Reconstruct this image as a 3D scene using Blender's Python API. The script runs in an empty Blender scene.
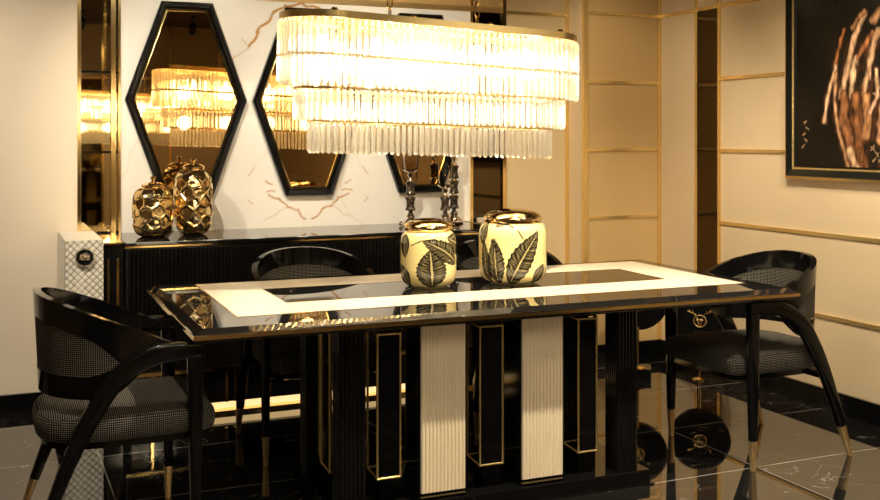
import bpy, bmesh, math, random
from mathutils import Vector, Matrix
random.seed(7)
PI = math.pi
sc = bpy.context.scene
COL = sc.collection

# ------------------------------------------------------------------ camera, world, lights, exposure
F_PX = 1048.0
YAW = math.atan(456 / F_PX)
cam_d = bpy.data.cameras.new('camera')
cam = bpy.data.objects.new('camera', cam_d)
COL.objects.link(cam)
cam.location = (0, 0, 1.4)
cam.rotation_euler = (PI / 2, 0, -YAW)
cam_d.sensor_width = 36
cam_d.lens = 36 * F_PX / 880
cam_d.shift_y = -(250 - 137) / 880
cam_d.clip_start = 0.05
sc.camera = cam

w = bpy.data.worlds.new('world')
sc.world = w
w.use_nodes = True
w.node_tree.nodes['Background'].inputs[0].default_value = (1, .78, .5, 1)
w.node_tree.nodes['Background'].inputs[1].default_value = 0.2

sc.view_settings.view_transform = 'Standard'
sc.view_settings.look = 'None'
sc.view_settings.gamma = 1
sc.view_settings.use_curve_mapping = False
sc.view_settings.exposure = 0.55
sc.cycles.transparent_max_bounces = 40

WARM = (1, .92, .76)
def area(name, loc, size, sy, watts, target, color=WARM):
    d = bpy.data.lights.new(name, 'AREA')
    d.shape = 'RECTANGLE'; d.size = size; d.size_y = sy; d.energy = watts; d.color = color
    o = bpy.data.objects.new(name, d); COL.objects.link(o)
    o.location = loc
    o.rotation_euler = (Vector(target) - Vector(loc)).to_track_quat('-Z', 'Y').to_euler()
    return o
CEIL = 2.95
area('added_ceiling_fill', (1.2, 1.2, CEIL - .03), 2.4, 1.4, 30, (1.2, 1.2, 0))  # added soft fill in place of ceiling bounce, no fixture here
# track spots: (x, y, target, watts, cone degrees, blend)
SPOTS = [
    (0.35, 3.9, (1.35, 5.8, 1.25), 105, 62, .8),
    (1.45, 4.0, (2.35, 5.8, 1.25), 100, 60, .8),
    (-0.5, 3.7, (0.1, 5.8, .6), 125, 74, .9),
    (1.9, 2.99, (1.85, 3.58, 0.3), 340, 75, .5),
    (2.9, 2.5, (3.3, 4.0, 0.6), 110, 70, .6),
    (0.5, 2.9, (0.45, 3.8, 0.5), 60, 60, .6),
    (2.5, 3.1, (3.98, 4.1, .55), 150, 75, .9),
    (2.7, 4.7, (3.75, 5.6, .9), 42, 80, .9),
    (2.46, -2.1, (2.46, -3.2, 1.2), 60, 70, .6),
    (1.1, -2.0, (0.9, -3.4, 1.2), 60, 70, .6),
]

# ------------------------------------------------------------------ materials
def mat(name, color=(.5, .5, .5), rough=.5, metal=0., ior=1.5, coat=0., **kw):
    m = bpy.data.materials.new(name); m.use_nodes = True
    b = m.node_tree.nodes['Principled BSDF']
    b.inputs['Base Color'].default_value = (*color, 1)
    b.inputs['Roughness'].default_value = rough
    b.inputs['Metallic'].default_value = metal
    b.inputs['IOR'].default_value = ior
    b.inputs['Coat Weight'].default_value = coat
    b.inputs['Coat Roughness'].default_value = .04
    for k, v in kw.items():
        b.inputs[k].default_value = v
    return m
def nd(m, t, **kw):
    n = m.node_tree.nodes.new(t)
    for k, v in kw.items():
        setattr(n, k, v)
    return n
def lk(m, a, b): m.node_tree.links.new(a, b)
def bs(m): return m.node_tree.nodes['Principled BSDF']
def math_n(m, op, a, b=None, c=None):
    n = nd(m, 'ShaderNodeMath', operation=op)
    for i, v in enumerate((a, b, c)):
        if v is None: continue
        if isinstance(v, (int, float)): n.inputs[i].default_value = v
        else: lk(m, v, n.inputs[i])
    return n.outputs[0]
def ramp(m, fac, stops):
    r = nd(m, 'ShaderNodeValToRGB')
    el = r.color_ramp.elements
    while len(el) < len(stops): el.new(.5)
    for e, (p, c) in zip(el, stops):
        e.position = p; e.color = (*c, 1)
    lk(m, fac, r.inputs[0])
    return r.outputs[0]
def mixc(m, fac, a, b):
    n = nd(m, 'ShaderNodeMix', data_type='RGBA')
    for i, v in ((0, fac), (6, a), (7, b)):
        if isinstance(v, (int, float)): n.inputs[i].default_value = v
        elif isinstance(v, tuple): n.inputs[i].default_value = (*v, 1)
        else: lk(m, v, n.inputs[i])
    return n.outputs[2]
def noise(m, vec, scale, detail=3, dist=0., rough=.5):
    n = nd(m, 'ShaderNodeTexNoise')
    n.inputs['Scale'].default_value = scale; n.inputs['Detail'].default_value = detail
    n.inputs['Distortion'].default_value = dist; n.inputs['Roughness'].default_value = rough
    lk(m, vec, n.inputs['Vector'])
    return n.outputs[0]
def objco(m): return nd(m, 'ShaderNodeTexCoord').outputs['Object']
def bump(m, h, strength, dist=.01):
    n = nd(m, 'ShaderNodeBump'); n.inputs['Strength'].default_value = strength; n.inputs['Distance'].default_value = dist
    lk(m, h, n.inputs['Height']); lk(m, n.outputs[0], bs(m).inputs['Normal'])

M = {}
M['black'] = mat('black_lacquer', (.004, .0037, .0034), .08, ior=1.42)
M['black_top'] = mat('black_glass_top', (.008, .007, .006), .012, ior=2.0)
M['black_satin'] = mat('black_satin', (.008, .007, .006), .3)
M['gold'] = mat('polished_gold', (.88, .63, .27), .12, 1.)
M['brass'] = mat('satin_brass', (.88, .63, .25), .26, .85)
M['gold_soft'] = mat('brushed_gold', (.76, .53, .23), .32, .9)
M['vase_gold'] = mat('vase_gold', (.86, .63, .31), .10, 1.)
M['bronze_mirror'] = mat('bronze_mirror', (.085, .06, .03), .03, 1.)
M['gold_mirror'] = mat('amber_mirror', (.80, .62, .33), .02, 1.)
M['amber_mirror'] = mat('tinted_mirror', (.62, .42, .19), .01, 1.)
M['cream'] = mat('cream_lacquer', (.74, .62, .45), .25, coat=.3)
M['cream_flute'] = mat('cream_fluted', (.82, .66, .43), .35)

M['wall'] = mat('cream_wall', (.84, .70, .53), .6)
M['panel'] = mat('beige_panel', (.63, .46, .28), .35, coat=.35)
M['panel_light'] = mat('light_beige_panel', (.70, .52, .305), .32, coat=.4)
M['ceiling'] = mat('dark_ceiling', (.10, .07, .045), .7)
M['shopwall'] = mat('brown_shop_wall', (.36, .25, .14), .5)
M['dark'] = mat('dark_metal', (.012, .012, .012), .35)
M['silver'] = mat('champagne_metal', (.78, .66, .52), .12, 1.)
def emit(name, color, s):
    m = mat(name, color)
    bs(m).inputs['Emission Color'].default_value = (*color, 1)
    bs(m).inputs['Emission Strength'].default_value = s
    return m
M['bulb'] = emit('lit_bulb', (1, .88, .66), 22)
M['lens'] = emit('lit_lens', (1, .88, .68), 25)
M['led'] = emit('led_strip', (1, .70, .32), .8)

def wave_panel(m, a, b):
    co = objco(m)
    n = noise(m, co, .9, 2)
    lk(m, mixc(m, n, a, b), bs(m).inputs['Base Color'])
wave_panel(M['panel'], (.53, .335, .125), (.58, .375, .15))
M['panel_rear'] = mat('rear_beige_panel', (.62, .45, .235), .35, coat=.35)

# floor: polished black marble, white veins, fine joints
m = M['floor'] = mat('black_marble_floor', (.01, .009, .008), .03, ior=2.7)
co = objco(m)
sep = nd(m, 'ShaderNodeSeparateXYZ'); lk(m, co, sep.inputs[0])
def joint(axis, off, pitch):
    v = math_n(m, 'DIVIDE', math_n(m, 'SUBTRACT', sep.outputs[axis], off), pitch)
    fr = math_n(m, 'FRACT', math_n(m, 'ADD', v, 50.5))
    d = math_n(m, 'MULTIPLY', math_n(m, 'ABSOLUTE', math_n(m, 'SUBTRACT', fr, .5)), pitch)
    return math_n(m, 'LESS_THAN', d, .0028)
j = math_n(m, 'MAXIMUM', joint(0, .465, 1.27), joint(1, 3.54, .63))
wn = noise(m, co, 1.9, 5, 2.2)
ridge = math_n(m, 'ABSOLUTE', math_n(m, 'SUBTRACT', wn, .5))
vein = math_n(m, 'LESS_THAN', ridge, .0022)
wn2 = noise(m, co, 3.1, 2, .6)
gate = math_n(m, 'GREATER_THAN', wn2, .50)
vein = math_n(m, 'MULTIPLY', vein, gate)
c1 = mixc(m, math_n(m, 'MULTIPLY', vein, .35), (.009, .008, .007), (.55, .48, .40))
lk(m, mixc(m, math_n(m, 'MULTIPLY', j, .55), c1, (.5, .43, .35)), bs(m).inputs['Base Color'])

# white marble: soft cloud + painted-in natural veins carried by a mesh attribute
m = M['marble'] = mat('white_marble', (.86, .80, .70), .12, coat=.2)
co = objco(m)
at = nd(m, 'ShaderNodeAttribute', attribute_name='vein')
cl = mixc(m, noise(m, co, 1.4, 3, .4), (.80, .73, .62), (.88, .82, .73))
n2 = noise(m, co, 45, 3)
vf = math_n(m, 'MULTIPLY', at.outputs['Fac'], math_n(m, 'MULTIPLY', math_n(m, 'ADD', n2, .35), 1.5))
lk(m, mixc(m, vf, cl, (.50, .24, .06)), bs(m).inputs['Base Color'])

# woven fabric: black ground with lines of small tan stitches
m = M['weave'] = mat('black_tan_weave', (.02, .018, .015), .8, ior=1.25)
uv = nd(m, 'ShaderNodeUVMap').outputs[0]
sp = nd(m, 'ShaderNodeSeparateXYZ'); lk(m, uv, sp.inputs[0])
k = 2 * PI / .0135
su = math_n(m, 'SINE', math_n(m, 'MULTIPLY', math_n(m, 'ADD', sp.outputs[0], sp.outputs[1]), k))
sv = math_n(m, 'SINE', math_n(m, 'MULTIPLY', math_n(m, 'SUBTRACT', sp.outputs[0], sp.outputs[1]), k))
pr = math_n(m, 'MULTIPLY', su, sv)
lk(m, ramp(m, pr, [(.0, (.008, .007, .006)), (.42, (.010, .009, .007)), (.9, (.50, .42, .30))]), bs(m).inputs['Base Color'])
bump(m, pr, .5, .002)

# quilted cream leather has real geometry plus painted groove shade along its seams; painted things use a colour attribute
def attr_mat(name, rough, coat=0., **kw):
    m = mat(name, rough=rough, coat=coat, **kw)
    a = nd(m, 'ShaderNodeAttribute', attribute_name='paint')
    lk(m, a.outputs['Color'], bs(m).inputs['Base Color'])
    return m
M['ceramic'] = attr_mat('leaf_painted_ceramic', .12, .5)
M['leather'] = attr_mat('cream_leather', .4)
M['canvas'] = attr_mat('painted_canvas', .6, 0, ior=1.2)
M['moulding'] = mat('black_moulding', (.006, .006, .004), .3, ior=1.3)
m = M['dark_marble'] = mat('dark_marble', (.03, .02, .015), .12)
v = noise(m, objco(m), 30, 5, 1.5)
lk(m, ramp(m, v, [(.42, (.014, .008, .004)), (.56, (.05, .03, .016)), (.60, (.22, .16, .09)), (.63, (.02, .013, .008))]), bs(m).inputs['Base Color'])
m = M['frame_black'] = mat('carved_black_frame', (.004, .0035, .003), .12, ior=1.28)
bump(m, noise(m, objco(m), 45, 3, 2.0), .5, .006)

# crystal: clear, glossy, with a little body that catches the bulbs' light
m = M['crystal'] = bpy.data.materials.new('crystal'); m.use_nodes = True
nt = m.node_tree; nt.nodes.clear()
out = nd(m, 'ShaderNodeOutputMaterial')
tr = nd(m, 'ShaderNodeBsdfTransparent'); tr.inputs[0].default_value = (.99, .98, .95, 1)
gl = nd(m, 'ShaderNodeBsdfGlossy'); gl.inputs['Roughness'].default_value = .05; gl.inputs[0].default_value = (1, .97, .9, 1)
tl = nd(m, 'ShaderNodeBsdfTranslucent'); tl.inputs[0].default_value = (1, .97, .9, 1)
rf = nd(m, 'ShaderNodeBsdfGlass'); rf.inputs['IOR'].default_value = 1.5; rf.inputs[0].default_value = (1, .98, .93, 1)
mx = nd(m, 'ShaderNodeMixShader'); mx.inputs[0].default_value = .55; lk(m, tr.outputs[0], mx.inputs[1]); lk(m, rf.outputs[0], mx.inputs[2])
mx2 = nd(m, 'ShaderNodeMixShader'); mx2.inputs[0].default_value = .12; lk(m, mx.outputs[0], mx2.inputs[1]); lk(m, tl.outputs[0], mx2.inputs[2])
fr = nd(m, 'ShaderNodeLayerWeight'); fr.inputs[0].default_value = .25
mx3 = nd(m, 'ShaderNodeMixShader'); lk(m, math_n(m, 'MULTIPLY', fr.outputs[0], .7), mx3.inputs[0]); lk(m, mx2.outputs[0], mx3.inputs[1]); lk(m, gl.outputs[0], mx3.inputs[2])
lk(m, mx3.outputs[0], out.inputs[0])
m = M['clear_glass'] = bpy.data.materials.new('clear_glass'); m.use_nodes = True
m.node_tree.nodes.clear()
out = nd(m, 'ShaderNodeOutputMaterial')
tr = nd(m, 'ShaderNodeBsdfTransparent'); tr.inputs[0].default_value = (.95, .93, .88, 1)
gl = nd(m, 'ShaderNodeBsdfGlossy'); gl.inputs['Roughness'].default_value = .02
fr = nd(m, 'ShaderNodeLayerWeight'); fr.inputs[0].default_value = .14
mx = nd(m, 'ShaderNodeMixShader'); lk(m, fr.outputs[0], mx.inputs[0]); lk(m, tr.outputs[0], mx.inputs[1]); lk(m, gl.outputs[0], mx.inputs[2])
lk(m, mx.outputs[0], out.inputs[0])

# ------------------------------------------------------------------ mesh helpers
class MB:
    def __init__(s): s.v = []; s.f = []; s.uv = None
    def box(s, x0, x1, y0, y1, z0, z1):
        n = len(s.v)
        s.v += [(x0, y0, z0), (x1, y0, z0), (x1, y1, z0), (x0, y1, z0), (x0, y0, z1), (x1, y0, z1), (x1, y1, z1), (x0, y1, z1)]
        s.f += [tuple(n + i for i in q) for q in ((0, 3, 2, 1), (4, 5, 6, 7), (0, 1, 5, 4), (1, 2, 6, 5), (2, 3, 7, 6), (3, 0, 4, 7))]
        return s
    def loops(s, rings, closed=True, cap=True):
        """skin a list of equal-length rings of points"""
        n = len(s.v); k = len(rings[0])
        for r in rings: s.v += [tuple(p) for p in r]
        for i in range(len(rings) - 1):
            for j in range(k if closed else k - 1):
                a = n + i * k + j; b = n + i * k + (j + 1) % k
                s.f.append((a, b, b + k, a + k))
        if cap and closed:
            s.f.append(tuple(n + j for j in reversed(range(k))))
            s.f.append(tuple(n + (len(rings) - 1) * k + j for j in range(k)))
        return s
    def lathe(s, prof, seg=32, cx=0, cy=0, cap=True):
        rings = []
        for r, z in prof:
            rings.append([(cx + r * math.cos(2 * PI * j / seg), cy + r * math.sin(2 * PI * j / seg), z) for j in range(seg)])
        return s.loops(rings, True, cap)
    def prism(s, pts, axis, a, b):
        """polygon pts (2D) extruded along axis from a to b"""
        def P(p, t):
            return {'z': (p[0], p[1], t), 'y': (p[0], t, p[1]), 'x': (t, p[0], p[1])}[axis]
        return s.loops([[P(p, a) for p in pts], [P(p, b) for p in pts]])
    def tube(s, path, rad, seg=10, closed=False):
        path = [Vector(p) for p in path]
        n = len(path)
        rings = []
        up0 = Vector((0, 0, 1))
        for i, p in enumerate(path):
            if closed: t = path[(i + 1) % n] - path[i - 1]
            else: t = path[min(i + 1, n - 1)] - path[max(i - 1, 0)]
            t.normalize()
            u = up0 if abs(t.dot(up0)) < .95 else Vector((0, 1, 0))
            a = t.cross(u).normalized(); b = a.cross(t)
            r = rad[i] if isinstance(rad, (list, tuple)) else rad
            rings.append([p + a * (r * math.cos(2 * PI * j / seg)) + b * (r * math.sin(2 * PI * j / seg)) for j in range(seg)])
        if closed: rings.append(rings[0])
        return s.loops(rings, True, not closed)
    def build(s, name, m, parent=None, smooth=0, bevel=0, recalc=True, seg=2):
        me = bpy.data.meshes.new(name)
        me.from_pydata(s.v, [], s.f)
        if recalc or bevel:
            bm = bmesh.new(); bm.from_mesh(me)
            bmesh.ops.remove_doubles(bm, verts=bm.verts, dist=1e-6)
            if bevel:
                ed = [e for e in bm.edges if len(e.link_faces) == 2 and e.calc_face_angle(0) > .5]
                bmesh.ops.bevel(bm, geom=ed, offset=bevel, segments=seg, affect='EDGES', profile=.6, clamp_overlap=True)
            bmesh.ops.recalc_face_normals(bm, faces=bm.faces)
            bm.to_mesh(me); bm.free()
        if smooth:
            for p in me.polygons: p.use_smooth = True
            me.set_sharp_from_angle(angle=math.radians(smooth))
        me.materials.append(m)
        o = bpy.data.objects.new(name, me); COL.objects.link(o)
        if parent: o.parent = parent
        return o
def box_uv(o):
    me = o.data
    uvl = me.uv_layers.new(name='UVMap')
    for p in me.polygons:
        n = p.normal; ax = max(range(3), key=lambda i: abs(n[i]))
        for li in p.loop_indices:
            c = me.vertices[me.loops[li].vertex_index].co
            uvl.data[li].uv = {0: (c.y, c.z), 1: (c.x, c.z), 2: (c.x, c.y)}[ax]
def thing(name, label, cat, loc=(0, 0, 0), rz=0, group=None):
    o = bpy.data.objects.new(name, None); COL.objects.link(o)
    o.empty_display_size = .1
    o.location = loc; o.rotation_euler = (0, 0, rz)
    tag(o, label, cat, group)
    return o
def tag(o, label, cat, group=None):
    o['label'] = label; o['category'] = cat
    if group: o['group'] = group
    return o
def copy_tree(o, parent=None):
    c = o.copy(); COL.objects.link(c)
    if parent: c.parent = parent
    for ch in list(o.children): copy_tree(ch, c)
    return c
TR = [0]
def trim(mb, m, bevel=0):
    TR[0] += 1
    o = mb.build('trim_%d' % TR[0], m, bevel=bevel)
    o['kind'] = 'structure'
    return o
def struct(name, mb, m):
    o = mb.build(name, m); o['kind'] = 'structure'; return o

# ------------------------------------------------------------------ setting
RX = 3.98      # right wall plane
BY = 5.80      # rear wall plane
PY = 5.60      # projecting pier at the right
struct('floor', MB().box(-2.6, RX + .1, -3.6, BY + .1, -.06, 0), M['floor'])
struct('ceiling', MB().box(-2.6, RX + .1, -3.6, BY + .1, CEIL, CEIL + .06), M['ceiling'])
struct('wall_back', MB().box(-2.6, RX + .1, BY, BY + .1, 0, CEIL), M['wall'])
struct('wall_right', MB().box(RX, RX + .1, -3.5, BY, 0, CEIL), M['panel_light'])
struct('wall_left', MB().box(-2.6, -2.5, -3.5, BY, 0, CEIL), M['shopwall'])
struct('wall_front', MB().box(-2.6, RX + .1, -3.6, -3.5, 0, CEIL), M['shopwall'])
# beige panelling right of the marble, and the pier
trim(MB().box(2.955, 3.40, BY - .012, BY, .10, CEIL), M['panel_rear'])
trim(MB().box(3.42, RX, PY, BY, 0, CEIL), M['panel'])
struct('baseboard_back', MB().box(-2.5, .34, BY - .018, BY, 0, .082), M['black'])
struct('baseboard_right', MB().box(RX - .018, RX, -3.5, PY, 0, .105), M['black'])
struct('baseboard_pier', MB().box(3.40, RX - .018, PY - .018, PY, 0, .105), M['black'])
struct('baseboard_rear', MB().box(2.955, 3.42, BY - .03, BY - .012, 0, .105), M['black'])
# light return of the pier
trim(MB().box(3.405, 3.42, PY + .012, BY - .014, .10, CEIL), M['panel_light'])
BANDS = [.474, .896, 1.32, 1.743, 2.172, 2.6]
g = .010
# corner trims
trim(MB().box(3.385, 3.405, BY - .03, BY - .012, .1, CEIL), M['brass'])
trim(MB().box(3.402, 3.432, PY - .012, PY + .012, .1, CEIL), M['brass'])
trim(MB().box(RX - .026, RX - .002, PY - .012, PY, .1, CEIL), M['brass'])
for z in BANDS:
    trim(MB().box(3.432, RX - .026, PY - .006, PY, z - g, z + g), M['brass'])
trim(MB().box(2.955, 3.385, BY - .02, BY - .012, 2.172 - g, 2.172 + g), M['brass'])
# right wall: verticals and a bronze mirror strip, bands stop at the strip
trim(MB().box(RX - .006, RX, 5.02, 5.215, .105, 2.172), M['bronze_mirror'])
for y in (5.225, 5.010):
    trim(MB().box(RX - .010, RX, y - .011, y + .011, .105, CEIL), M['brass'])
for z in BANDS:
    trim(MB().box(RX - .008, RX, -3.4, 4.999, z - g, z + g), M['brass'])
    if z > 2.1:
        trim(MB().box(RX - .008, RX, 5.236, PY - .012, z - g, z + g), M['brass'])
        trim(MB().box(RX - .008, RX, 5.02, 5.215, z - g, z + g), M['brass'])
    else:
        trim(MB().box(RX - .009, RX - .006, 5.021, 5.214, z - g + .003, z + g - .003), M['bronze_mirror'])

# marble slab with its veins
def marble_slab():
    x0, x1, z0, z1 = .665, 2.715, .86, 2.165
    nx, nz = 410, 262
    def arcpts(pts, mirror=None):
        return [pts] + ([[(2 * mirror - x, z) for x, z in pts]] if mirror else [])
    lines = []
    lines += [([(1.36, 1.90), (1.40, 1.985), (1.44, 2.03), (1.50, 2.10), (1.56, 2.14), (1.66, 2.155), (1.76, 2.135), (1.86, 2.11)], .008, 1)]
    lines += [([(1.205, 1.78), (1.28, 1.85), (1.35, 1.89), (1.41, 1.985)], .003, .5), ([(1.36, 1.90), (1.31, 1.95)], .003, .5)]
    mm = 1.703
    for pts, wd, s in (
        ([(1.685, .93), (1.63, .985), (1.575, 1.0), (1.53, 1.055), (1.47, 1.07)], .005, .9),
        ([(1.57, 1.0), (1.44, .93)], .003, .35),
        ([(1.45, 1.15), (1.49, 1.14)], .005, .7), ([(1.45, 1.095), (1.50, 1.09)], .005, .7),
        ([(1.345, 1.19), (1.38, 1.22)], .004, .5), ([(1.345, 1.05), (1.375, 1.03)], .004, .5),
        ([(1.38, 1.22), (1.52, 1.42), (1.5, 1.7)], .003, .15)):
        lines.append((pts, wd, s)); lines.append(([(2 * mm - x, z) for x, z in pts], wd, s))
    for _ in range(9):
        x = random.uniform(x0, x1); z = random.uniform(z0, z1); a = random.uniform(0, 6.28)
        pts = [(x, z)]
        for _k in range(7):
            a += random.uniform(-.5, .5); x += .09 * math.cos(a); z += .09 * math.sin(a); pts.append((x, z))
        lines.append((pts, .004, random.uniform(.06, .16)))
    vals = [0.0] * ((nx + 1) * (nz + 1))
    dx = (x1 - x0) / nx; dz = (z1 - z0) / nz
    for pts, wd, s in lines:
        for (ax, az), (bx, bz) in zip(pts, pts[1:]):
            L = math.hypot(bx - ax, bz - az); n = max(2, int(L / .003))
            for i in range(n + 1):
                t = i / n
                cx = ax + (bx - ax) * t + .006 * math.sin(40 * (ax + az + t * L)); cz = az + (bz - az) * t + .006 * math.sin(57 * (az + t * L))
                i0 = int((cx - x0) / dx); j0 = int((cz - z0) / dz); R = 3
                for ii in range(max(0, i0 - R), min(nx, i0 + R) + 1):
                    for jj in range(max(0, j0 - R), min(nz, j0 + R) + 1):
                        d = math.hypot(x0 + ii * dx - cx, z0 + jj * dz - cz)
                        q = s * max(0, 1 - d / (wd + .003))
                        kx = jj * (nx + 1) + ii
                        if q > vals[kx]: vals[kx] = q
    mb = MB()
    yf = BY - .02
    for j in range(nz + 1):
        for i in range(nx + 1):
            mb.v.append((x0 + i * dx, yf, z0 + j * dz))
    for j in range(nz):
        for i in range(nx):
            a = j * (nx + 1) + i
            mb.f.append((a, a + 1, a + nx + 2, a + nx + 1))
    n = len(mb.v)
    mb.box(x0, x1, yf + .0004, BY - .001, z0, z1)
    TR[0] += 1
    o = mb.build('trim_%d' % TR[0], M['marble'], recalc=False)
    o['kind'] = 'structure'
    a = o.data.attributes.new('vein', 'FLOAT', 'POINT')
    a.data.foreach_set('value', vals + [0.0] * 8)
marble_slab()
trim(MB().box(.665, 2.96, BY - .028, BY, 2.165, 2.195), M['gold_soft'])
trim(MB().box(.665, 2.96, BY - .012, BY, 2.195, CEIL), M['panel'])
# tall mirrored strips either side of the marble
def strip(xa, xb, m, low):
    trim(MB().box(xa + .02, xb - .012, BY - .01, BY, low, CEIL), m)
    trim(MB().box(xa, xa + .018, BY - .026, BY, low, CEIL), M['gold'])
    for z in BANDS[1:]:
        trim(MB().box(xa + .02, xb - .012, BY - .013, BY - .01, z - .006, z + .006), M['black'])
strip(.447, .665, M['gold_mirror'], .86)
trim(MB().box(.615, .640, BY - .034, BY - .013, .86, CEIL), M['gold'])
trim(MB().box(.652, .664, BY - .036, BY - .01, .86, CEIL), M['gold'])
strip(2.715, 2.955, M['bronze_mirror'], .1)
trim(MB().box(2.935, 2.957, BY - .03, BY, .1, CEIL), M['gold'])

# shop end behind the viewpoint: panelled wall with gold lines, a dark opening
for x in (-1.6, -.4, .6, 1.5, 2.4, 3.3):
    trim(MB().box(x - .015, x + .015, -3.5, -3.49, 0, CEIL), M['gold'])
trim(MB().box(.615, 1.485, -3.5, -3.485, 0, 2.2), M['bronze_mirror'])
trim(MB().box(-2.5, RX, -3.5, -3.488, 2.2, 2.23), M['gold'])

# ------------------------------------------------------------------ hexagonal mirrors
def hex_mirror(cx, cz, label, group='hexagonal black-framed wall mirrors'):
    yb = BY - .02
    t = thing('wall_mirror', label, 'mirror', (cx, yb, cz), 0, group)
    def hexa(w2, t2, h):
        return [(-t2, h), (t2, h), (w2, 0), (t2, -h), (-t2, -h), (-w2, 0)]
    outer = hexa(.325, .137, .53)
    rings = []
    prof = [(0, 0), (0, -.034), (.010, -.046), (.028, -.042), (.038, -.030), (.043, -.018), (.043, 0)]   # inset, y
    def inset(d):
        # offset polygon inwards
        n = len(outer); res = []
        for i in range(n):
            p0 = Vector(outer[i - 1]); p1 = Vector(outer[i]); p2 = Vector(outer[(i + 1) % n])
            e1 = (p1 - p0).normalized(); e2 = (p2 - p1).normalized()
            n1 = Vector((e1.y, -e1.x)); n2 = Vector((e2.y, -e2.x))
            if n1.dot(-p1) < 0 and n2.dot(-p1) < 0: pass
            b = (n1 + n2).normalized()
            if b.dot(p1) > 0: b = -b
            res.append(p1 + b * (d / abs(b.dot(n1))))
        return res
    for d, y in prof:
        rings.append([(p[0], y, p[1]) for p in inset(d)])
    MB().loops(rings + [rings[0]], True, False).build('frame', M['frame_black'], t, recalc=True)
    q = inset(.042)
    q2 = inset(.049)
    MB().loops([[(p[0], -.016, p[1]) for p in q], [(p[0], -.019, p[1]) for p in q2], [(p[0], -.012, p[1]) for p in q2], [(p[0], -.012, p[1]) for p in q]] , True, False).build('gold_liner', M['gold'], t)
    mb = MB(); mb.prism([(p[0], p[1]) for p in q], 'y', -.013, 0); mb.build('mirror_glass', M['amber_mirror'], t)
    return t
hex_mirror(1.01, 1.60, 'hexagonal mirror in black frame behind the two gold faceted vases')
hex_mirror(1.695, 1.60, 'middle hexagonal black-framed mirror on marble, half behind the chandelier')
hex_mirror(2.38, 1.60, 'hexagonal black-framed mirror behind the candle holders')

# ------------------------------------------------------------------ sideboard
SF, SB = 5.24, 5.775      # front and back faces
t = thing('sideboard', 'long black fluted sideboard with gold lines and gold base against marble wall', 'sideboard', (1.72, 5.5, 0))
def off(mb, dx=1.72, dy=5.5, dz=0):
    mb.v = [(a - dx, b - dy, c - dz) for a, b, c in mb.v]; return mb
def flute_profile(x0, x1, y, n, depth, per=6):
    pts = []
    for i in range(n * per + 1):
        u = i / per
        fr = u - math.floor(u)
        d = depth * abs(math.sin(PI * fr)) ** .6
        pts.append((x0 + (x1 - x0) * i / (n * per), y - d))
    return pts
off(MB().box(.622, 2.664, SF - .01, SB, .872, .89)).build('top', M['black_top'], t, bevel=.003)
off(MB().box(.63, 2.66, SF + .012, SB, .25, .872)).build('body', M['black_satin'], t)
off(MB().box(.622, 2.664, SF - .003, SF + .012, .862, .871)).build('gold_line', M['gold'], t)
for i in range(4):
    xa = .64 + i * .505; xb = xa + .499
    mb = MB()
    pr = flute_profile(xa, xb, SF + .006, 25, .007)
    pr = pr + [(xb, SF + .02), (xa, SF + .02)]
    mb.prism(pr, 'z', .262, .852)
    off(mb).build('door', M['black'], t, smooth=40)
off(MB().box(.63, 2.66, SF + .004, SF + .03, .232, .249)).build('base_rail', M['gold'], t)
off(MB().box(.66, 2.63, SF + .06, SB - .02, .06, .232)).build('plinth', M['black'], t)
for x in (.75, 1.115, 1.16, 2.0, 2.4):
    off(MB().box(x, x + .014, SF + .03, SF + .055, .065, .232)).build('gold_post', M['gold'], t)
off(MB().box(.66, 2.63, SF + .05, SB - .03, .0, .016)).build('gold_foot', M['gold'], t)
off(MB().box(1.05, 2.42, SF + .09, SF + .12, .02, .058)).build('light_strip', M['led'], t)
# black end posts with gold uprights
for s, xa in ((1, .524), (-1, 2.664)):
    off(MB().box(xa, xa + .096, SF + .02, SB, .04, .885)).build('end_post', M['black'], t, bevel=.003)
    for dx in (.018, .062):
        off(MB().box(xa + dx, xa + dx + .012, SF + .012, SF + .02, .28, .815)).build('gold_upright', M['gold'], t)
    off(MB().box(xa + .002, xa + .094, SF + .004, SB, .885, .893)).build('end_glass', M['gold_mirror'], t)
# quilted end blocks
SEAM_SHADE = []  # seam lines, with the shade of the quilting grooves painted darker
def quilt_block(x0, x1):
    mb = MB(); SEAM_SHADE.clear()
    def h(u, v, p=.034):
        a = abs(math.sin(PI * (u + v) / p)); b = abs(math.sin(PI * (u - v) / p))
        SEAM_SHADE.append(1.0 if min(a, b) < .24 else 0.0)
        return .0035 * (a * b) ** .4
    y0, y1, z0, z1 = SF, SB, .03, .908
    def grid(fn, nu, nv):
        n = len(mb.v)
        for j in range(nv + 1):
            for i in range(nu + 1): mb.v.append(fn(i / nu, j / nv))
        for j in range(nv):
            for i in range(nu):
                a = n + j * (nu + 1) + i
                mb.f.append((a, a + 1, a + nu + 2, a + nu + 1))
    grid(lambda u, v: (x0 + (x1 - x0) * u, y0 - h(x0 + (x1 - x0) * u, z0 + (z1 - z0) * v) * min(1, 12 * u, 12 * (1 - u)), z0 + (z1 - z0) * v), 60, 310)
    grid(lambda u, v: (x0 - h(y1 + (y0 - y1) * u, z0 + (z1 - z0) * v), y1 + (y0 - y1) * u, z0 + (z1 - z0) * v), 180, 310)
    mb.box(x0, x1, y0, y1, z0, z1); SEAM_SHADE.extend([0.0] * 8)
    return off(mb)
for xa in (.352, 2.760):
    qb = quilt_block(xa, xa + .172); o = qb.build('quilted_end', M['leather'], t, smooth=60, recalc=False)
    at = o.data.attributes.new('paint', 'FLOAT_COLOR', 'POINT')
    at.data.foreach_set('color', [c for k_ in SEAM_SHADE for c in (.86 - .62 * k_, .79 - .62 * k_, .65 - .55 * k_, 1)])
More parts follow.
